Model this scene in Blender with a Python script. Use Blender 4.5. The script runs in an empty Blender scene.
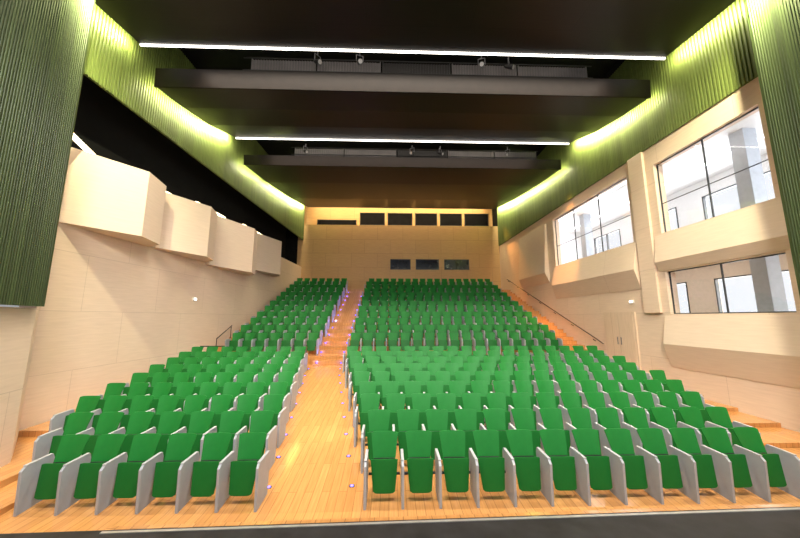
import bpy, bmesh, math, random
from mathutils import Vector, Matrix
random.seed(4)
scene = bpy.context.scene
col = scene.collection
scene.view_settings.view_transform = 'Standard'
scene.view_settings.exposure = -0.12

# ------------------------------------------------------------------ helpers
class MB:
    def __init__(s): s.v = []; s.f = []
    def add(s, vs, fs):
        o = len(s.v); s.v += [tuple(v) for v in vs]; s.f += [tuple(i + o for i in f) for f in fs]
    def box(s, x0, x1, y0, y1, z0, z1):
        s.add([(x0,y0,z0),(x1,y0,z0),(x1,y1,z0),(x0,y1,z0),(x0,y0,z1),(x1,y0,z1),(x1,y1,z1),(x0,y1,z1)],
              [(0,3,2,1),(4,5,6,7),(0,1,5,4),(1,2,6,5),(2,3,7,6),(3,0,4,7)])
    def hexa(s, low, top):
        n = len(low)
        s.add(list(low) + list(top), [tuple(reversed(range(n))), tuple(range(n, 2*n))] +
              [(i, (i+1) % n, n + (i+1) % n, n + i) for i in range(n)])
    def plan(s, pts, z0, z1):
        s.hexa([(x,y,z0) for x,y in pts], [(x,y,z1) for x,y in pts])
    def tube(s, p0, p1, r, n=10, r2=None):
        p0 = Vector(p0); p1 = Vector(p1); d = (p1 - p0).normalized()
        a = d.orthogonal().normalized(); b = d.cross(a)
        r2 = r if r2 is None else r2
        ring = lambda p, q: [p + a*q*math.cos(2*math.pi*i/n) + b*q*math.sin(2*math.pi*i/n) for i in range(n)]
        s.hexa(ring(p0, r), ring(p1, r2))
    def build(s, name, mat, parent=None, smooth=False, bevel=0.0, seg=2):
        me = bpy.data.meshes.new(name); me.from_pydata(s.v, [], s.f); me.update()
        bm = bmesh.new(); bm.from_mesh(me)
        bmesh.ops.recalc_face_normals(bm, faces=bm.faces)
        if bevel:
            es = [e for e in bm.edges if len(e.link_faces) == 2 and e.calc_face_angle(0) > 0.5]
            bmesh.ops.bevel(bm, geom=es, offset=bevel, segments=seg, profile=0.5, affect='EDGES', clamp_overlap=True)
        bm.to_mesh(me); bm.free()
        if smooth:
            for p in me.polygons: p.use_smooth = True
        me.materials.append(mat)
        o = bpy.data.objects.new(name, me); col.objects.link(o)
        if parent: o.parent = parent
        return o

def empty(name, loc=(0,0,0), rz=0):
    o = bpy.data.objects.new(name, None); o.location = loc; o.rotation_euler = (0,0,rz)
    o.empty_display_size = 0.1; col.objects.link(o); return o
def tag(o, label=None, cat=None, group=None, kind=None):
    if label: o['label'] = label
    if cat: o['category'] = cat
    if group: o['group'] = group
    if kind: o['kind'] = kind
    return o
def struct(o, label=None, cat=None): return tag(o, label, cat, kind='structure')
def copy_tree(o, parent=None):
    c = o.copy(); col.objects.link(c)
    if parent: c.parent = parent
    for ch in list(o.children): copy_tree(ch, c)
    return c
ORD = ['first','second','third','fourth','fifth','sixth','seventh','eighth','ninth','tenth','eleventh','twelfth',
       'thirteenth','fourteenth','fifteenth','sixteenth','seventeenth','eighteenth','nineteenth','twentieth']

# ------------------------------------------------------------------ materials
def base(name):
    m = bpy.data.materials.new(name); m.use_nodes = True
    nt = m.node_tree; return m, nt, nt.nodes, nt.links, nt.nodes['Principled BSDF']
def plain(name, c, rough=.5, metal=0., var=.15, scale=8., spec=.5, stretch=(1,1,1)):
    m, nt, N, L, p = base(name)
    tc = N.new('ShaderNodeTexCoord'); no = N.new('ShaderNodeTexNoise'); no.inputs['Scale'].default_value = scale
    no.inputs['Detail'].default_value = 4
    mp = N.new('ShaderNodeMapping'); mp.inputs['Scale'].default_value = stretch
    L.new(tc.outputs['Object'], mp.inputs['Vector']); L.new(mp.outputs[0], no.inputs['Vector'])
    r = N.new('ShaderNodeValToRGB')
    r.color_ramp.elements[0].position = .3; r.color_ramp.elements[1].position = .7
    r.color_ramp.elements[0].color = (*[x*(1-var) for x in c], 1); r.color_ramp.elements[1].color = (*[min(1, x*(1+var)) for x in c], 1)
    L.new(no.outputs['Fac'], r.inputs['Fac']); L.new(r.outputs['Color'], p.inputs['Base Color'])
    p.inputs['Roughness'].default_value = rough; p.inputs['Metallic'].default_value = metal
    p.inputs['Specular IOR Level'].default_value = spec
    return m
def emit(name, c, st):
    m, nt, N, L, p = base(name)
    p.inputs['Base Color'].default_value = (*c, 1)
    p.inputs['Emission Color'].default_value = (*c, 1); p.inputs['Emission Strength'].default_value = st
    return m
def wood(name, c1, c2, seam, bw, bh, ax=('Y','Z'), grain=(1., 18.), gamt=.25, rough=.5, seamw=.006, off=.5, spec=.4):
    m, nt, N, L, p = base(name)
    tc = N.new('ShaderNodeTexCoord'); sx = N.new('ShaderNodeSeparateXYZ'); L.new(tc.outputs['Object'], sx.inputs[0])
    cb = N.new('ShaderNodeCombineXYZ'); L.new(sx.outputs[ax[0]], cb.inputs[0]); L.new(sx.outputs[ax[1]], cb.inputs[1])
    b = N.new('ShaderNodeTexBrick'); b.offset = off
    b.inputs['Scale'].default_value = 1; b.inputs['Brick Width'].default_value = bw; b.inputs['Row Height'].default_value = bh
    b.inputs['Mortar Size'].default_value = seamw; b.inputs['Mortar Smooth'].default_value = .1
    b.inputs['Color1'].default_value = (*c1,1); b.inputs['Color2'].default_value = (*c2,1); b.inputs['Mortar'].default_value = (*seam,1)
    L.new(cb.outputs[0], b.inputs['Vector'])
    mp = N.new('ShaderNodeMapping'); mp.inputs['Scale'].default_value = (grain[0], grain[1], 1); L.new(cb.outputs[0], mp.inputs['Vector'])
    no = N.new('ShaderNodeTexNoise'); no.inputs['Scale'].default_value = 1.5; no.inputs['Detail'].default_value = 6; L.new(mp.outputs[0], no.inputs['Vector'])
    r = N.new('ShaderNodeValToRGB'); r.color_ramp.elements[0].position = .3; r.color_ramp.elements[1].position = .7
    r.color_ramp.elements[0].color = (1-gamt, 1-gamt*1.1, 1-gamt*1.25, 1); r.color_ramp.elements[1].color = (1,1,1,1)
    L.new(no.outputs['Fac'], r.inputs['Fac'])
    mx = N.new('ShaderNodeMix'); mx.data_type = 'RGBA'; mx.blend_type = 'MULTIPLY'; mx.inputs['Factor'].default_value = 1
    L.new(b.outputs['Color'], mx.inputs['A']); L.new(r.outputs['Color'], mx.inputs['B'])
    L.new(mx.outputs['Result'], p.inputs['Base Color'])
    p.inputs['Roughness'].default_value = rough; p.inputs['Specular IOR Level'].default_value = spec
    return m
def glass(name):
    m, nt, N, L, p = base(name)
    t = N.new('ShaderNodeBsdfTransparent'); t.inputs[0].default_value = (.96,.97,.98,1)
    g = N.new('ShaderNodeBsdfGlossy'); g.inputs['Roughness'].default_value = .03
    mx = N.new('ShaderNodeMixShader'); mx.inputs[0].default_value = .06
    L.new(t.outputs[0], mx.inputs[1]); L.new(g.outputs[0], mx.inputs[2]); L.new(mx.outputs[0], N['Material Output'].inputs[0])
    return m

M = {}
M['wallwood'] = wood('beech_wall_panels', (.75,.59,.455), (.725,.565,.43), (.56,.42,.31), 2.6, 1.55, ('Y','Z'), (1.2,14), .09)
M['backwood'] = wood('honey_back_wall', (.61,.38,.175), (.585,.36,.16), (.44,.26,.115), 2.2, 1.2, ('X','Z'), (1.2,14), .14, .5, .012)
M['baywood'] = wood('pale_wood_box', (.74,.595,.465), (.72,.575,.445), (.55,.40,.29), 9., 9., ('Y','Z'), (1.2,14), .08)
M['floor'] = wood('oak_floor_boards', (.60,.295,.10), (.53,.245,.08), (.29,.14,.05), .14*12, .14, ('Y','X'), (1.5,22), .18, .08, .004, .5, .65)
M['door'] = wood('beech_door', (.69,.53,.39), (.69,.53,.39), (.4,.26,.15), 9, 9, ('Y','Z'), (14,1.2), .12)
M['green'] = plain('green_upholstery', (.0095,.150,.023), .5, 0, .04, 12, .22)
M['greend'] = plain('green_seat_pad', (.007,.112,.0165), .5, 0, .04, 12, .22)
M['grey'] = plain('grey_side_panel', (.32,.34,.37), .45, 0, .05, 6)
M['arm'] = plain('grey_armrest', (.36,.37,.385), .4, 0, .06, 20)
M['bar'] = plain('black_steel', (.012,.012,.014), .5, .2)
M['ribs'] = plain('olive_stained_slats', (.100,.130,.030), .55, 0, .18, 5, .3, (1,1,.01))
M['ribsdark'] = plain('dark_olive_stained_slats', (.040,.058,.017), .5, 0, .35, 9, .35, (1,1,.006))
M['cloud'] = wood('dark_walnut_ceiling', (.0105,.0078,.0062), (.009,.0068,.0055), (.005,.0038,.003), 3.0, 1.1, ('X','Y'), (1.,20), .3, .40, .012, .5, .22)
M['fascia'] = plain('brown_black_fascia', (.0075,.0045,.0036), .45, 0, .2, 4, .12)
M['black'] = plain('matt_black', (.008,.008,.008), .9, 0, .1, 3, .1)
M['stage'] = plain('scuffed_black_stage', (.013,.012,.013), .5, 0, .7, 5, .3)
M['alu'] = plain('aluminium_trim', (.55,.53,.5), .35, .7)
M['steel'] = plain('grey_steel', (.16,.16,.175), .45, .4)
M['mesh'] = plain('dark_mesh_panel', (.10,.095,.10), .35, .1, .15, 2)
M['white'] = plain('white_plaster', (.84,.84,.85), .7, 0, .03)
M['beige'] = plain('beige_corridor_wall', (.76,.62,.49), .7, 0, .04)
M['cfloor'] = plain('pale_corridor_floor', (.55,.53,.5), .4)
M['column'] = plain('grey_blue_pillar', (.46,.50,.56), .5, 0, .06)
M['frame'] = plain('black_window_frame', (.015,.016,.018), .4)
M['glass'] = glass('clear_glass')
M['dglass'] = plain('dark_opening', (.006,.006,.008), .7, 0, .3, 2, .05)
M['bglass'] = plain('bluish_booth_glass', (.012,.016,.026), .12, 0, .3, 2, .6)
M['strip'] = emit('white_light_strip', (1,.94,.86), 6)
M['ystrip'] = emit('yellow_light_strip', (1,.88,.55), 5)
M['led'] = emit('violet_step_led', (.16,.13,1.), 2.8)
M['cl'] = emit('corridor_light', (1,1,1), 4)
M['lens'] = plain('dim_lamp_lens', (.35,.34,.33), .2, 0, .1)
M['wl'] = plain('white_plastic', (.85,.85,.83), .4, 0, .03)

# ------------------------------------------------------------------ plan of the hall (metres, camera over the stage at 0,0)
EYE = 2.92
LP = [(-6.15,3.4), (-7.2,6.8), (-8.5,8.1), (-7.5,27.0)]
def lerp_poly(P, y):
    if y <= P[0][1]: return P[0][0]
    for (x0,y0),(x1,y1) in zip(P, P[1:]):
        if y <= y1: return x0 + (x1-x0)*(y-y0)/(y1-y0)
    return P[-1][0]
RP = [(7.45,3.4), (8.45,6.3), (9.5,6.9), (9.5,27.0)]
XL = lambda y: lerp_poly(LP, y)
XR = lambda y: lerp_poly(RP, y)

# floor: smooth rake below, stepped platforms above
DY, DZ, Y0 = .95, .10, 5.4
NF = 9
PITCH = .588
NL = [6,7,8,8,8,8,8,8,8]; NRR = [12,13,14,15,16,16,17,17,18]
RY0, RDY, RZ0, RDZ, NR = 15.05, .92, 1.26, .35, 12
rake = lambda y: max(0, min(.9, (y-Y0)*DZ/DY))
fl = MB()
ys = [3.78, Y0, 6.3, 6.8, 6.9, 8.1, 10, 12, Y0+.9*DY/DZ, RY0-.28]
for a, b in zip(ys, ys[1:]):
    P4 = [(XR(a),a),(XR(b),b),(XL(b),b),(XL(a),a)]
    fl.hexa([(x,y,-.3) for x,y in P4], [(x,y,rake(y)) for x,y in P4])
prev = .6
for j in range(NR):
    a = RY0 + RDY*j - .28
    b = RY0 + RDY*(j+1) - .28 if j < NR-1 else 27.0
    z = RZ0 + RDZ*j
    fl.plan([(XR(a),a),(XR(b),b),(XL(b),b),(XL(a),a)], prev-.05, z); prev = z
UL, UR = -3.35, -1.95                                # the upper aisle
AL = lambda y: -2.06 - 1.36*min(1, max(0, (y-Y0)/(13.3-Y0)))   # left edge of the lower aisle
AR = lambda y: -.40 - 1.50*min(1, max(0, (y-Y0)/(13.3-Y0)))    # right edge of the lower aisle
for j in range(NR):                                             # half steps of the stepped aisles
    y = RY0 + RDY*j - .28; z = RZ0 + RDZ*j
    fl.box(UL, UR, y-.3, y-.002, z-RDZ, z-RDZ/2)
    fl.box(8.35, 9.49, y-.3, y-.002, z-RDZ, z-RDZ/2)
for k in range(NF):                                             # shallow side steps between the row ends and the walls
    y = Y0 + DY*k; a, b = y - .30, y + .645; z = rake(b) + .035
    xr = AR(y) + .12 + PITCH*NRR[k] + .12
    if XR(a) - xr > .25: fl.plan([(xr,a),(XR(a)-.005,a),(XR(b)-.005,b),(xr,b)], z-.16, z)
    xl = AL(y) - .12 - PITCH*NL[k] - .08
    if xl - max(XL(a), XL(b)) > .25: fl.plan([(XL(a)+.005,a),(xl,a),(xl,b),(XL(b)+.005,b)], z-.16, z)
struct(fl.build('floor', M['floor']))

# stage, its edge slightly out of square with the rows
SE = lambda x: 3.37 + .023*x
def edge_strip(d0, d1, z0, z1, xa=-12, xb=13):
    mb = MB(); mb.plan([(xa,SE(xa)+d0),(xb,SE(xb)+d0),(xb,SE(xb)+d1),(xa,SE(xa)+d1)], z0, z1); return mb
st = MB(); st.plan([(-12,-4),(13,-4),(13,SE(13)+.03),(-12,SE(-12)+.03)], 0, 1.0)
struct(st.build('floor', M['stage']))
struct(edge_strip(-.025, .005, 1.0, 1.006, -2.6).build('trim_1', M['alu']))
struct(edge_strip(.031, .085, .6, 1.0, -2.6).build('trim_2', M['floor']))

# ------------------------------------------------------------------ left wall
w = MB()
def strip_wall(mb, P, z0, z1, th):
    for (x0,y0),(x1,y1) in zip(P, P[1:]):
        mb.plan([(x0,y0),(x1,y1),(x1+th,y1),(x0+th,y0)], z0, z1)
WT = 7.2
strip_wall(w, LP[1:], -.2, WT, -.35); strip_wall(w, LP[:2], -.2, 3.12, -.35)
struct(w.build('wall_left', M['wallwood']))
w = MB()                                            # dark void above the wood
strip_wall(w, [(-9.9,7.0),(-8.9,27.3)], WT, 13.6, -.2)
w.plan([(-9.9,7.0),(-8.9,27.0),(-7.87,27.0),(-8.87,8.1)], WT-.1, WT)
w.box(-9.2,-7.9,27.0,27.3,WT,13.6)
struct(w.build('wall_left', M['black']))

def rib_band(name, P, z0, z1, side, pitch=.10, mat='ribs', dep=.035):
    """closed ribs standing along a wall line"""
    mb = MB()
    for (x0,y0),(x1,y1) in zip(P, P[1:]):
        d = Vector((x1-x0, y1-y0)); ln = d.length; d.normalize(); n = Vector((d.y, -d.x))*side
        q = lambda s, t: (x0 + d.x*s + n.x*t, y0 + d.y*s + n.y*t)
        mb.plan([q(0,-.06), q(ln,-.06), q(ln,0), q(0,0)], z0, z1)
        k = int(ln/pitch)
        for i in range(k):
            s0 = i*pitch; s1 = s0 + pitch*.55
            mb.plan([q(s0,-.001), q(s1,-.001), q(s1-.005,dep), q(s0+.005,dep)], z0, z1)
    return mb.build(name, M[mat])
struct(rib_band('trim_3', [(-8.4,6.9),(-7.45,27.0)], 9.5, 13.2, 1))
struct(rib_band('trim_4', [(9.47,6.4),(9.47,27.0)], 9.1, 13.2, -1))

# front green ribbed panels beside the stage
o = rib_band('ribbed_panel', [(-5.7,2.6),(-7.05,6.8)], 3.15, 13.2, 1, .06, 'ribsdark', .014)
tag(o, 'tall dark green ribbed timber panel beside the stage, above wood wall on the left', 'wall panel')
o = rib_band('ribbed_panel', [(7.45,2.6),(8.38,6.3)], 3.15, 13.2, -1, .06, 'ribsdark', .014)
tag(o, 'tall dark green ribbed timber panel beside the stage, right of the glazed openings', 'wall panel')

# wood boxes on the left wall
bays = [((8.15,9.6,10.7,11.15), (.95,.66), 5.35, 7.40, 'largest pale wood acoustic box on left wall, nearest the stage'),
        ((11.18,12.8,13.75,14.2), (.93,.64), 5.35, 7.42, 'second largest pale wood acoustic box on left wall, beside the largest'),
        ((14.23,16.6,17.55,18.0), (.9,.64), 5.25, 7.58, 'third pale wood acoustic box on left wall, second smallest'),
        ((18.03,20.4,21.1,21.6), (.85,.55), 5.65, 7.8, 'smallest pale wood acoustic box on left wall, nearest the back')]
for (a,b,c,d), (pb,pc), z0, z1, lab in bays:
    mb = MB()
    pa = .02 if a < 9 else .16
    mb.plan([(XL(a)+.005,a), (XL(a)+pa,a), (XL(b)+pb,b), (XL(c)+pc,c), (XL(d)+.02,d)], z0, z1)
    tag(mb.build('acoustic_box', M['baywood']), lab, 'wall box', 'pale wood acoustic boxes on the left wall')
for i, (a, b, z) in enumerate(((7.3,9.2,7.50),(10.6,12.3,7.58),(13.6,15.8,7.84),(17.6,20.0,8.02))):
    mb = MB(); mb.plan([(XL(a)-.3,a),(XL(b)-.3,b),(XL(b)-.2,b),(XL(a)-.2,a)], z, z+.10)
    for y_ in (a+.2, b-.3): mb.plan([(XL(y_)-.27,y_),(XL(y_)-.27,y_+.06),(XL(y_)-.23,y_+.06),(XL(y_)-.23,y_)], WT+.001, z-.001)
    tag(mb.build('light_strip', M['ystrip']), 'yellowish light strip glowing behind the %s wood box from the stage' % ORD[i], 'light', 'light strips behind the wood boxes')

# ------------------------------------------------------------------ right wall with glazed openings
X0, X1 = 9.5, 9.85
openings = {1: (7.25,10.6,5.85,8.4), 2: (11.9,17.8,5.85,8.6), 3: (7.25,10.65,3.05,4.5)}
w = MB()
ysplit = [6.9, 7.25, 10.6, 10.65, 11.9, 17.8, 27.3]; zsplit = [-.2, 3.05, 4.5, 5.85, 8.4, 8.6, 9.15]
for ya, yb in zip(ysplit, ysplit[1:]):
    for za, zb in zip(zsplit, zsplit[1:]):
        ym, zm = (ya+yb)/2, (za+zb)/2
        if any(a < ym < b and c < zm < d for a,b,c,d in openings.values()): continue
        w.box(X0, X1, ya, yb, za, zb)
strip_wall(w, RP[1:3], -.2, 9.15, .35); strip_wall(w, RP[:2], -.2, 3.12, .35)
struct(w.build('wall_right', M['wallwood']))
w = MB(); w.box(9.54, 9.9, 6.4, 29, 9.15, 13.6); struct(w.build('wall_right', M['black']))
for n, (a,b,c,d) in openings.items():
    f = MB(); e = .03
    f.box(X0+.12,X0+.16,a,b,c,c+e); f.box(X0+.12,X0+.16,a,b,d-e,d); f.box(X0+.12,X0+.16,a,a+e,c,d); f.box(X0+.12,X0+.16,b-e,b,c,d)
    r = struct(f.build('window_%d' % n, M['frame']))
    ms = {1: (8.9,), 2: (13.9, 15.9), 3: (8.9,)}[n]
    for y in ms:
        m_ = MB(); m_.box(X0+.12,X0+.16,y-.015,y+.015,c,d); m_.build('mullion', M['frame'], r)
    if n < 3:
        zt = c + .42*(d-c)
        m_ = MB(); m_.box(X0+.125,X0+.155,a,b,zt-.01,zt+.01); m_.build('transom', M['frame'], r)
    g = MB(); g.box(X0+.135,X0+.145,a+e,b-e,c+e,d-e); g.build('pane', M['glass'], r)
# pilaster and tilted wood reflectors
mb = MB(); mb.box(9.40, 9.499, 10.95, 11.65, 3.1, 9.1)
tag(mb.build('pilaster', M['wallwood'], bevel=.01), 'pale wood pilaster on the right wall between the two upper glazed openings', 'pilaster')
def reflector(a, b, prof, lab):
    """folded panel: prof lists (height, projection) from bottom to top"""
    P = [(9.499, prof[0][0])] + [(9.5-p, z) for z, p in prof] + [(9.499, prof[-1][0])]
    mb = MB(); mb.hexa([(x,a,z) for x,z in P], [(x,b,z) for x,z in P])
    tag(mb.build('wall_reflector', M['baywood']), lab, 'wall panel', 'tilted wood reflectors on the right wall')
reflector(6.95, 10.85, ((1.3,.015),(2.05,.20),(3.0,.02)), 'tilted pale wood panel under the lower glazed opening on the right')
reflector(6.95, 10.85, ((4.54,.03),(4.85,.17),(5.80,.02)), 'tilted pale wood panel between the near upper and lower glazed openings')
reflector(11.75, 18.0, ((4.0,.015),(4.75,.24),(5.80,.02)), 'long tilted pale wood panel under the far upper glazed opening')
reflector(18.6, 22.5, ((5.0,.02),(5.6,.28),(8.6,.08)), 'tilted pale wood panel at rear of right wall, beyond the glazing')

# door and small wall lights
r = MB(); r.box(9.44,9.5,12.2,14.0,.9,3.15); r = struct(r.build('door_1', M['door']))
for a,b in ((12.28,13.09),(13.11,13.92)):
    m_ = MB(); m_.box(9.425,9.445,a,b,.92,3.08); lf = m_.build('door_leaf', M['door'], r)
    h = MB(); hy = 13.0 if a < 13 else 13.2
    h.tube((9.40,hy,1.85),(9.40,hy,2.15),.015); h.tube((9.40,hy,1.9),(9.43,hy,1.9),.01); h.tube((9.40,hy,2.1),(9.43,hy,2.1),.01)
    h.build('door_handle', M['steel'], lf)
def wall_light(x, y, z, s, lab):
    t = empty('wall_light', (x,y,z))
    b = MB(); b.box(min(0,s*.06), max(0,s*.06), -.10,.10,-.06,.06); b.build('housing', M['wl'], t, bevel=.012)
    b = MB(); b.box(min(s*.055,s*.075), max(s*.055,s*.075), -.07,.07,-.04,.04); b.build('diffuser', M['cl'], t, bevel=.006)
    tag(t, lab, 'light', 'small white wall lights')
wall_light(XL(13.7)+.004, 13.7, 3.7, 1, 'small white emergency light on the left wood wall')
wall_light(9.496, 12.3, 3.55, -1, 'small white emergency light on the right wood wall')

# ------------------------------------------------------------------ corridor behind the glazing
c = MB(); c.box(9.86, 14, 5, 22, 5.2, 5.5); struct(c.build('floor', M['cfloor']))
c = MB(); c.box(9.86, 14, 5, 22, 2.4, 2.7); struct(c.build('floor', M['cfloor']))
c = MB(); c.box(9.91, 14, 5, 22, 9.0, 9.2); struct(c.build('ceiling', M['white']))
wy = [5,5.6, 8.2,10.3, 13.3,14.6, 17.4,18.5, 21.0,22]
c = MB(); d_ = MB()
for za, zb in ((5.2,5.9),(8.3,9.0)): c.box(14, 14.2, 5, 22, za, zb)
for za, zb in ((2.7,3.1),(4.6,5.2)): d_.box(14, 14.2, 5, 22, za, zb)
for a, b in zip(wy[::2], wy[1::2]):
    d_.box(14,14.2,a,b,3.1,4.6); c.box(14,14.2,a,b,5.9,8.3)
for m_, za, zb in ((c,5.2,9.2),(d_,2.4,5.2)):
    m_.box(9.9,14.2,22,22.2,za,zb); m_.box(9.9,14.2,4.8,5,za,zb)
struct(c.build('wall_corridor', M['white'])); struct(d_.build('wall_corridor', M['beige']))
n = 4
for z0, z1 in ((3.1,4.6),(5.9,8.3)):
    for a, b in zip(wy[1:-1:2], wy[2::2]):
        f = MB(); e = .05
        f.box(13.98,14.12,a,b,z0,z0+e); f.box(13.98,14.12,a,b,z1-e,z1); f.box(13.98,14.12,a,a+e,z0,z1); f.box(13.98,14.12,b-e,b,z0,z1)
        r = struct(f.build('window_%d' % n, M['frame'])); n += 1
        m_ = MB(); y_ = (a+b)/2; m_.box(14.0,14.11,y_-.022,y_+.022,z0,z1); m_.build('mullion', M['frame'], r)
for i, y in enumerate((9.4, 13.6, 18.0)):
    for j, (za, zb) in enumerate(((2.7,5.2),(5.5,9.0))):
        t = MB(); t.box(11.35, 11.80, y-.22, y+.22, za+.001, zb-.001); t.box(11.32,11.83,y-.25,y+.25,za+.001,za+.12)
        b = t.build('corridor_pillar', M['column'], bevel=.012)
        tag(b, 'grey square pillar in the %s corridor, %s from the stage' % (('lower','upper')[j], ORD[i]), 'pillar', 'corridor pillars')
for i, x in enumerate((10.6, 12.6)):
    t = MB(); t.box(x-.09, x+.09, 5.5, 21.5, 8.97, 8.999); r = t.build('ceiling_light', M['cl'])
    tag(r, '%s long white light line on the corridor ceiling beyond the glazing' % ('nearer','farther')[i], 'light', 'corridor ceiling lights')
t = MB(); t.box(12.3, 12.5, 5.5, 21.5, 5.16, 5.199)
tag(t.build('ceiling_light', M['cl']), 'white light line on the lower corridor ceiling', 'light', 'corridor ceiling lights')

# ------------------------------------------------------------------ back wall
w = MB()
w.box(-7.9, 9.85, 27.0, 27.3, 4.8, 10.9)
struct(w.build('wall_back', M['backwood']))
w = MB(); w.box(-7.9, 9.85, 28.6, 28.8, 10.5, 13.6); w.box(-7.9,9.85,27.3,28.6,10.7,10.88); struct(w.build('wall_back', M['backwood']))
def booth(n, a, b, z0, z1, y, mat):
    f = MB(); e = .06
    f.box(a,b,y-.06,y+.0,z0,z0+e); f.box(a,b,y-.06,y,z1-e,z1); f.box(a,a+e,y-.06,y,z0,z1); f.box(b-e,b,y-.06,y,z0,z1)
    r = struct(f.build('window_%d' % n, M['frame']))
    g = MB(); g.box(a+e,b-e,y-.03,y-.01,z0+e,z1-e); g.build('pane', M[mat], r)
for a, b in ((.02,1.75),(2.2,4.2),(4.65,6.8)):
    booth(n, a, b, 7.0, 7.9, 27.0, 'bglass'); n += 1
for a, b in ((-2.8,-.5),(-.25,2.05),(2.3,4.35),(4.6,6.65),(6.9,9.15)):
    booth(n, a, b, 11.35, 12.55, 28.6, 'dglass'); n += 1
booth(n, -6.7, -3.1, 11.15, 11.85, 28.6, 'dglass'); n += 1

# ------------------------------------------------------------------ ceiling
c = MB(); c.box(-10.2, 10.2, 1.0, 28.8, 13.6, 13.8); struct(c.build('ceiling', M['black']))
def edges(p):
    y, z = p[:2]
    return (y, z, p[2], p[3]) if len(p) > 2 else (y, z, -8.4 + .95*(y-6.9)/20.1 + .42, 9.05)
def cloud(prof, fh, lab, strip):
    """prof: y, z and optionally the two ends in x"""
    r = empty('ceiling_panel', (.8, prof[0][0], prof[0][1]))
    def P(x, y, z): return (x - .8, y - prof[0][0], z - prof[0][1])
    mb = MB()
    q = [edges(p) for p in prof]
    for (ya,za,la,ra),(yb,zb,lb,rb) in zip(q, q[1:]):
        mb.hexa([P(la,ya,za),P(ra,ya,za),P(rb,yb,zb),P(lb,yb,zb)],
                [P(la,ya,za+.14),P(ra,ya,za+.14),P(rb,yb,zb+.14),P(lb,yb,zb+.14)])
    mb.build('soffit', M['cloud'], r)
    y, z, l, rr = q[0]
    if fh:
        f = MB(); f.hexa([P(l-.02,y-.06,z-.03),P(rr+.02,y-.06,z-.03),P(rr+.02,y-.005,z-.03),P(l-.02,y-.005,z-.03)],
                         [P(l-.02,y-.10,z+fh),P(rr+.02,y-.10,z+fh),P(rr+.02,y-.045,z+fh),P(l-.02,y-.045,z+fh)])
        f.build('fascia', M['fascia'], r)
    y, z, l, rr = q[-1]
    if strip:
        s = MB(); s.add([P(l,y+.002,z-.04),P(rr,y+.002,z-.04),P(rr,y+.06,z-.04),P(l,y+.06,z-.04),
                         P(l,y+.002,z+.11),P(rr,y+.002,z+.11),P(rr,y+.06,z+.11),P(l,y+.06,z+.11)],
                        [(0,3,2,1),(4,5,6,7),(0,1,5,4),(1,2,6,5),(2,3,7,6),(3,0,4,7)])
        s.build('light_strip', M['strip'], r)
    tag(r, lab, 'ceiling panel', 'dark suspended ceiling panels')
CA = [(2.6,10.75,-5.3,7.1),(6.2,11.07,-6.45,8.05),(6.84,11.14,-6.62,9.05),(6.95,11.155,-7.95,9.05),(9.1,11.42)]
CB = [(9.9,10.55),(11.2,10.72),(12.8,11.05),(14.8,11.68)]
CC = [(15.8,10.76),(18.5,11.0),(22.5,11.55),(26.5,12.29)]
cloud(CA, 0, 'dark suspended ceiling panel nearest the stage, topmost in view', True)
cloud(CB, .62, 'dark suspended ceiling panel with brown front board, middle of three', True)
cloud(CC, .5, 'dark suspended ceiling panel nearest the back wall, farthest of three', False)

# lighting bridges in the slots
def truss(xa, xb, y, z0, z1, secs, lab):
    r = empty('lighting_bridge', (xa, y, z0))
    L_ = xb - xa; H = z1 - z0
    for zz in (0, H*.5, H):
        m_ = MB(); m_.tube((0,0,zz),(L_,0,zz),.018, 8); m_.build('rail', M['bar'], r)
    for a, b, lit in secs:
        a -= xa; b -= xa
        m_ = MB(); m_.box(a,b,.06,.07,.03,H-.03)
        for i in range(int((b-a)/.10)): m_.box(a+i*.10,a+i*.10+.04,.035,.059,.03,H-.03)
        m_.box(a-.02,a+.02,.025,.08,0,H); m_.box(b-.02,b+.02,.025,.08,0,H)
        m_.build('mesh_screen', M['mesh'] if lit else M['bar'], r)  # lit look is put into the colour: paler mesh, otherwise black
    m_ = MB(); m_.box(0,L_,.0,.48,-.14,-.03); m_.build('walkway', M['bar'], r)
    tag(r, lab, 'lighting bridge', 'lighting bridges')
truss(-5.4, 7.6, 10.6, 11.36, 12.35, ((-5.1,-2.8,1),(-2.7,-.4,1),(-.3,2.2,0),(2.3,4.7,1),(4.8,7.4,1)), 'dark steel lighting bridge in the ceiling slot nearest the stage')
truss(-5.4, 8.2, 16.4, 11.32, 12.1, ((-5.2,-2.6,1),(-2.5,.3,1),(.4,3.1,0),(3.2,5.7,1),(5.8,8.1,1)), 'dark steel lighting bridge in the farther ceiling slot')
def spotlight(x, y, z, lab, grp, rz=0):
    r = empty('spotlight', (x,y,z), rz)
    b = MB(); b.tube((0,0,0),(0,-.24,-.14),.07,14,.095); b.tube((0,.06,.035),(0,0,0),.045,14,.07); b.build('lamp_body', M['bar'], r)
    l = MB(); l.tube((0,-.241,-.141),(0,-.25,-.146),.075,14); l.build('lens', M['lens'], r)
    k = MB(); k.tube((-.12,-.1,-.06),(-.12,-.1,.2),.012,6); k.tube((.12,-.1,-.06),(.12,-.1,.2),.012,6); k.tube((-.12,-.1,.2),(.12,-.1,.2),.012,6)
    k.tube((0,-.1,.2),(0,-.1,.36),.018,6); k.build('yoke', M['steel'], r)
    tag(r, lab, 'spotlight', grp)
for i, (x, rz) in enumerate(((-2.7,.9),(-1.15,.3),(3.3,-.3),(4.2,1.))):
    spotlight(x, 10.3, 12.0, 'black spotlight, %s from left on the nearer lighting bridge' % ORD[i], 'spotlights on the nearer bridge', rz)
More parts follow.
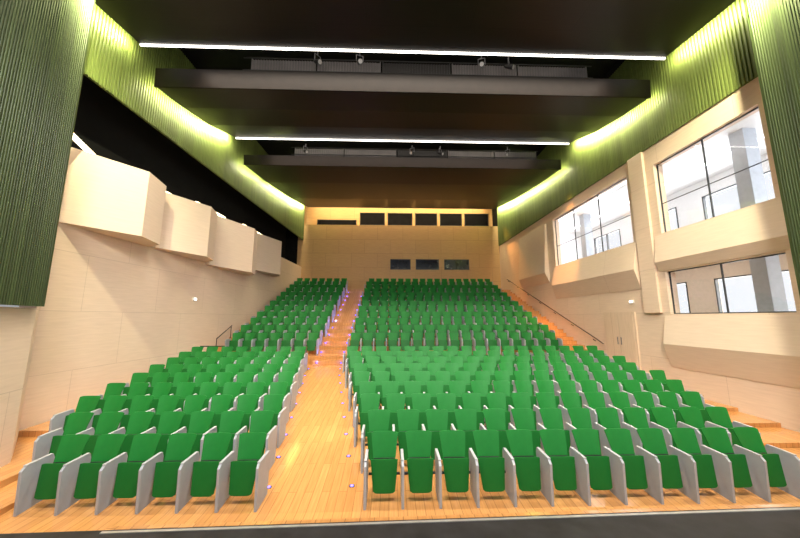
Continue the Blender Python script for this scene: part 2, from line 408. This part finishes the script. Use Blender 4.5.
for i, (x, rz) in enumerate(((-4.6,.8),(1.2,-.5),(2.6,.9),(6.4,-.6))):
    spotlight(x, 16.1, 11.75, 'black spotlight, %s from left on the farther lighting bridge' % ORD[i], 'spotlights on the farther bridge', rz)

# ------------------------------------------------------------------ chairs
CX = .027                                            # the pads sit between this chair's panel and the next one
def pad(zlo, zhi, wlo, whi, yf, th, round_top, round_bot, curve, n=10):
    mb = MB()
    for side in (0, 1):
        for i in range(n+1):
            t = i/n
            for j in range(n+1):
                s = -1 + 2*j/n
                z = zlo + (zhi-zlo)*t
                z -= round_top*abs(s)**9*t**5
                z += round_bot*abs(s)**9*(1-t)**5
                x = CX + s*(wlo + (whi-wlo)*t)
                edge = max(abs(s), abs(2*t-1))
                y = yf(t) + curve*s*s
                bulge = th*.5*(1 - .25*edge**16)
                mb.v.append((x, y + (bulge if side else -bulge), z))
    W = n+1; K = W*W
    for i in range(n):
        for j in range(n):
            a = i*W+j
            mb.f.append((a, a+1, a+W+1, a+W)); mb.f.append((K+a, K+a+W, K+a+W+1, K+a+1))
    bd = [j for j in range(W)] + [i*W+n for i in range(1,W)] + [n*W+j for j in range(n-1,-1,-1)] + [i*W for i in range(n-1,0,-1)]
    for p, q in zip(bd, bd[1:]+bd[:1]): mb.f.append((p, K+p, K+q, q))
    return mb
proto = empty('auditorium_chair', (0,0,0))
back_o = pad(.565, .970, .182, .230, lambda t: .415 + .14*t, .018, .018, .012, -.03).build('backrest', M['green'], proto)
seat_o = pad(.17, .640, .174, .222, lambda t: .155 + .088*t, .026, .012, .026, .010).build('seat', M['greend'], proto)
b = MB(); b.tube((CX-.258,.34,.38),(CX+.256,.34,.38),.022,8); b.box(CX-.18,CX+.18,.378,.398,.34,.60); b.box(CX-.1,CX+.1,.22,.34,.34,.41)  # hinge bar, plus a wide black plate that stands in for gap shade
bar_o = b.build('hinge_bar_gap_shade', M['bar'], proto)
prof = [(.03,0),(.46,.045),(.50,.63),(.47,.70),(.07,.68),(.01,.62)]
b = MB(); b.hexa([(-.021,y,z) for y,z in prof], [(.021,y,z) for y,z in prof])
pan_o = b.build('side_panel', M['grey'], proto, bevel=.004); PX = -PITCH/2 + .027; pan_o.location.x = PX
b = MB(); b.hexa([(-.023,.06,.679),(.023,.06,.679),(.023,.46,.699),(-.023,.46,.699)], [(-.023,.06,.694),(.023,.06,.694),(.023,.46,.714),(-.023,.46,.714)])
arm_o = b.build('armrest', M['arm'], pan_o, bevel=.004)
for o_ in (back_o, seat_o):
    for p in o_.data.polygons: p.use_smooth = True
    try: o_.data.set_sharp_from_angle(angle=math.radians(40))
    except Exception: pass
end_o = bpy.data.objects.new('side_panel', pan_o.data); col.objects.link(end_o)
end_arm = bpy.data.objects.new('armrest', arm_o.data); col.objects.link(end_arm); end_arm.parent = end_o
first = [True]
def place(x, y, z, label, group):
    if first[0]: o = proto; first[0] = False
    else: o = copy_tree(proto)
    o.location = (x, y, z); tag(o, label, 'chair', group)
    return o
ends = []
far = []                                            # the rows beyond the 300 nearest
def row(xa, n, sgn, y, z, desc, group, individual):
    """n chairs from the aisle edge xa going sgn in X"""
    for i in range(n):
        x = xa + sgn*PITCH*(i+.5)
        last = (i == n-1 and sgn > 0) or (i == 0 and sgn < 0)
        if individual:
            o = place(x, y, z, 'green tip-up chair, %s from the aisle, %s' % (ORD[i], desc), group)
            if last: ends.append(o)
        else: far.append((x, y, z, last))
for k in range(NF):
    y = Y0 + DY*k; z = DZ*k + .001
    zig = (.05 if k % 2 else 0)
    rn = 'front row' if k == 0 else ORD[k] + ' lower row'
    row(AL(y)-zig, NL[k], -1, y, z, rn + ', left block', 'green tip-up chairs of the lower left block', True)
    row(AR(y)+zig, NRR[k], 1, y, z, rn + ', right block', 'green tip-up chairs of the lower right block', True)
for j in range(NR):
    y = RY0 + RDY*j; z = RZ0 + RDZ*j + .001
    zig = (.15 if j % 2 else 0)
    row(UL-zig*.4, 7, -1, y, z, ORD[j] + ' upper row, left block', 'green tip-up chairs of the upper left block', j < 4)
    row(UR+zig, 17, 1, y, z, ORD[j] + ' upper row, right block', 'green tip-up chairs of the upper right block', j < 4)
for o in ends:
    e = end_o.copy(); col.objects.link(e); e.parent = o; e.location.x = PX + PITCH
    a = end_arm.copy(); col.objects.link(a); a.parent = e
bpy.data.objects.remove(end_arm); bpy.data.objects.remove(end_o)
# remaining rear rows: one object
def baked(objs):
    mb = MB(); mats = []
    for (me, off, mi) in objs:
        mb.add([(v.co.x+off, v.co.y, v.co.z) for v in me.vertices], [tuple(p.vertices) for p in me.polygons]); mats += [mi]*len(me.polygons)
    return mb, mats
unit = baked([(back_o.data,0,0),(seat_o.data,0,1),(bar_o.data,0,4),(pan_o.data,PX,2),(arm_o.data,PX,3)])
endp = baked([(pan_o.data,PX+PITCH,2),(arm_o.data,PX+PITCH,3)])
big = MB(); bm_ = []
for x, y, z, last in far:
    for (mb, ms) in ([unit, endp] if last else [unit]):
        big.add([(a+x,b_+y,c_+z) for a,b_,c_ in mb.v], mb.f); bm_ += ms
me = bpy.data.meshes.new('chair_rows'); me.from_pydata(big.v, [], big.f); me.update()
for m_ in (M['green'], M['greend'], M['grey'], M['arm'], M['bar']): me.materials.append(m_)
for p, mi in zip(me.polygons, bm_): p.material_index = mi
o = bpy.data.objects.new('chair_rows', me); col.objects.link(o)
tag(o, 'green tip-up chairs filling the rearmost upper rows below the back wall', 'chairs', kind='stuff')

# ------------------------------------------------------------------ lights
def area(name, loc, target, sx, sy, e, c, spread=None, along=None):
    l = bpy.data.lights.new(name, 'AREA'); l.shape = 'RECTANGLE'; l.size = sx; l.size_y = sy; l.energy = e; l.color = c
    if spread: l.spread = math.radians(spread)
    o = bpy.data.objects.new(name, l)
    d = (Vector(target)-Vector(loc)).normalized()
    if along is None: m = d.to_track_quat('-Z','Y').to_matrix().to_4x4()
    else:
        zx = -d; xx = (Vector(along) - zx*Vector(along).dot(zx)).normalized(); yx = zx.cross(xx)
        m = Matrix((xx, yx, zx)).transposed().to_4x4()
    m.translation = Vector(loc); o.matrix_world = m; col.objects.link(o); return o
def spot(name, loc, target, e, c, ang, blend=.8):
    l = bpy.data.lights.new(name, 'SPOT'); l.energy = e; l.color = c; l.spot_size = math.radians(ang); l.spot_blend = blend; l.shadow_soft_size = .04
    o = bpy.data.objects.new(name, l); o.location = loc
    o.rotation_euler = (Vector(target)-Vector(loc)).to_track_quat('-Z','Y').to_euler(); col.objects.link(o)
def point(name, loc, e, c, r=.004):
    l = bpy.data.lights.new(name, 'POINT'); l.energy = e; l.color = c; l.shadow_soft_size = r
    o = bpy.data.objects.new(name, l); o.location = loc; col.objects.link(o)

# ------------------------------------------------------------------ step lights
VIO = (.20,.18,1.)
first_led = [None]
def led(x, y, z, lab, grp, flat=False):
    if first_led[0] is None:
        r = empty('step_light'); h = MB(); h.box(-.045,.045,-.006,0,-.035,.035); h.build('housing', M['bar'], r, bevel=.003)
        l = MB(); l.tube((0,-.006,0),(0,-.009,0),.028,12); l.build('lens', M['led'], r); first_led[0] = r
    else: r = copy_tree(first_led[0])
    r.location = (x, y, z); tag(r, lab, 'step light', grp)
    r.rotation_euler = (math.radians(-84) if flat else 0, 0, 0)
for j in range(NR):
    y = RY0 + RDY*j - .28; z = RZ0 + RDZ*j
    led(UL+.18, y-.301, z-RDZ*.75, 'violet step light, left side of the upper aisle, %s row' % ORD[j], 'step lights of the upper aisle')
    led(UR-.16, y-.301, z-RDZ*.75, 'violet step light, right side of the upper aisle, %s row' % ORD[j], 'step lights of the upper aisle')
    led(8.5, y-.301, z-RDZ*.75, 'violet step light on the right-hand side stairs, %s row' % ORD[j], 'step lights of the side stairs')
    point('step_glow', (UL+.2, y-.42, z-RDZ*.75+.04), 3.2, VIO)
    point('step_glow', (UR-.2, y-.42, z-RDZ*.75+.04), 3.2, VIO)
for k in range(NF):
    y = Y0 + DY*k + .62
    led(AL(y)+.12, y, rake(y)+.001, 'violet floor light, left side of the lower aisle, %s from stage' % ORD[k], 'floor lights of the lower aisle', True)
    led(AR(y)-.12, y, rake(y)+.001, 'violet floor light, right side of the lower aisle, %s from stage' % ORD[k], 'floor lights of the lower aisle', True)

# ------------------------------------------------------------------ handrails
def handrail(pts, foot, lab, r_=.022):
    o = empty('handrail', pts[0])
    p0 = Vector(pts[0])
    for a, b in zip(pts, pts[1:]):
        m_ = MB(); m_.tube(Vector(a)-p0, Vector(b)-p0, r_, 8); m_.build('rail', M['bar'], o)
    for a, b in foot:
        m_ = MB(); m_.tube(Vector(a)-p0, Vector(b)-p0, r_*.8, 8); m_.build('post', M['bar'], o)
    tag(o, lab, 'handrail')
zz = lambda y: RZ0 + RDZ*(y - RY0 + .28)/RDY + .0
handrail([(9.38,14.1,1.80),(9.38,14.6,2.0),(9.38,25.2,zz(25.2)+.75)], [((9.38,y,zz(y)+.68),(9.498,y,zz(y)+.60)) for y in (14.8,16.5,18.2,19.9,21.6,23.3,25.0)],
         'black handrail climbing the right wall beside the side stairs')
handrail([(-7.9,13.95,1.75),(-6.9,13.95,1.75)], [((x,13.95,.9),(x,13.95,1.75)) for x in (-7.88,-7.4,-6.92)], 'short level black rail in the cross aisle by the left wall')
handrail([(-7.75,14.9,2.0),(-7.75,16.2,2.55)], [((-7.75,14.9,1.26),(-7.75,14.9,2.0)),((-7.75,16.15,1.61),(-7.75,16.15,2.53))], 'short sloping black rail beside the upper left chairs')

# ------------------------------------------------------------------ lamps of the hall, with added fill lamps
WARM = (1,.88,.72)
area('house_slot_near', (.6,9.35,11.45), (.6,9.7,0), 14, .3, 900, WARM, 95)
area('house_slot_far', (.6,15.1,11.7), (.6,16.4,0), 14, .3, 600, WARM, 105)
area('back_cove', (.8,27.7,13.3), (.8,28.4,10.9), 16, .3, 560, (1,.78,.40))
area('back_wash', (.8,26.6,12.6), (.8,26.99,7), 15, .2, 560, (1,.77,.44))
area('slot_fill_near', (.6,9.3,12.6), (.6,10.8,12.0), 13, .1, 65, (1,.84,.66))  # dim lamps added in both slots to brighten the bridges
area('slot_fill_far', (.6,15.1,12.4), (.6,16.8,11.8), 13, .1, 65, (1,.84,.66))
for x in (-3.5, .6, 4.7):
    area('stage_side_fill', (x,1.5,8.5), (x*1.5,10,1.0), 1.5, .8, 390, (1,.96,.90), 115)  # unseen lamps added over the stage to light the seats from the front
CG = (1,.95,.60)
for prof_, ws in ((CA[3:], (95,)), (CB, (50,100,175)), (CC, (45,90,175))):
    q = [edges(p) for p in prof_]
    for ((ya,za,la,ra),(yb,zb,lb,rb)), wt in zip(zip(q, q[1:]), ws):
        al = Vector((0, yb-ya, zb-za)); ln = al.length
        ym, zm = (ya+yb)/2, (za+zb)/2 + .07
        xw = -8.4+.95*(ym-6.9)/20.1
        al2 = Vector(((lb-la) if lb-la < .5 else 0, yb-ya, zb-za))
        area('cove_left', (xw+.32, ym, zm), (xw-2, ym, zm-.4), ln, .05, wt*ln, CG, None, al2)
        area('cove_right', (9.16, ym, zm), (11.5, ym, zm-.4), ln, .05, wt*ln, CG, None, al)
# washes on the upper inner edges of the two near green panels
spot('panel_wash_left', (-6.45,6.2,10.6), (-6.95,6.5,9.7), 2400, CG, 150)
spot('panel_wash_right', (7.85,5.65,10.4), (8.3,6.0,9.5), 2400, CG, 150)
# added unseen spots that throw warm pools on the stairs
AMB = (1,.40,.09)
spot('stair_pool', (8.85,15.25,11.6), (8.95,17.5,2.2), 6500, AMB, 30)
spot('stair_pool', (8.9,26.7,12.2), (9.0,21.5,4.0), 6000, AMB, 30)
spot('stair_pool', (-2.65,15.25,11.6), (-2.65,15.6,1.3), 3200, AMB, 22)
spot('stair_pool', (-2.65,26.7,12.2), (-2.65,21.0,3.6), 2800, AMB, 26)
# daylight behind the corridor's outer windows
area('daylight_upper', (14.6,13.3,7.1), (9,13.3,6.8), 17, 2.6, 1700, (.97,.98,1))
area('daylight_lower', (14.6,13.3,3.9), (9,13.3,3.7), 17, 1.7, 1050, (1,.97,.93))

# sky: soft, brighter towards the glazed side of the building
wd = bpy.data.worlds.new('world'); scene.world = wd; wd.use_nodes = True
wn, wl_ = wd.node_tree.nodes, wd.node_tree.links
bg = wn['Background']; tc = wn.new('ShaderNodeTexCoord'); sx = wn.new('ShaderNodeSeparateXYZ'); rp = wn.new('ShaderNodeMapRange')
wl_.new(tc.outputs['Generated'], sx.inputs[0]); wl_.new(sx.outputs['X'], rp.inputs['Value'])
rp.inputs['From Min'].default_value = .2; rp.inputs['From Max'].default_value = .6; rp.inputs['To Min'].default_value = .40; rp.inputs['To Max'].default_value = 1.25
wl_.new(rp.outputs['Result'], bg.inputs['Strength']); bg.inputs[0].default_value = (.97,.975,1,1)

# ------------------------------------------------------------------ camera
cam = bpy.data.cameras.new('camera'); cam.sensor_width = 36; cam.lens = 14.4; cam.clip_end = 200
co = bpy.data.objects.new('camera', cam); col.objects.link(co)
co.location = (0,0,EYE); co.rotation_euler = (math.radians(98.7), 0, math.radians(-1.8))
scene.camera = co
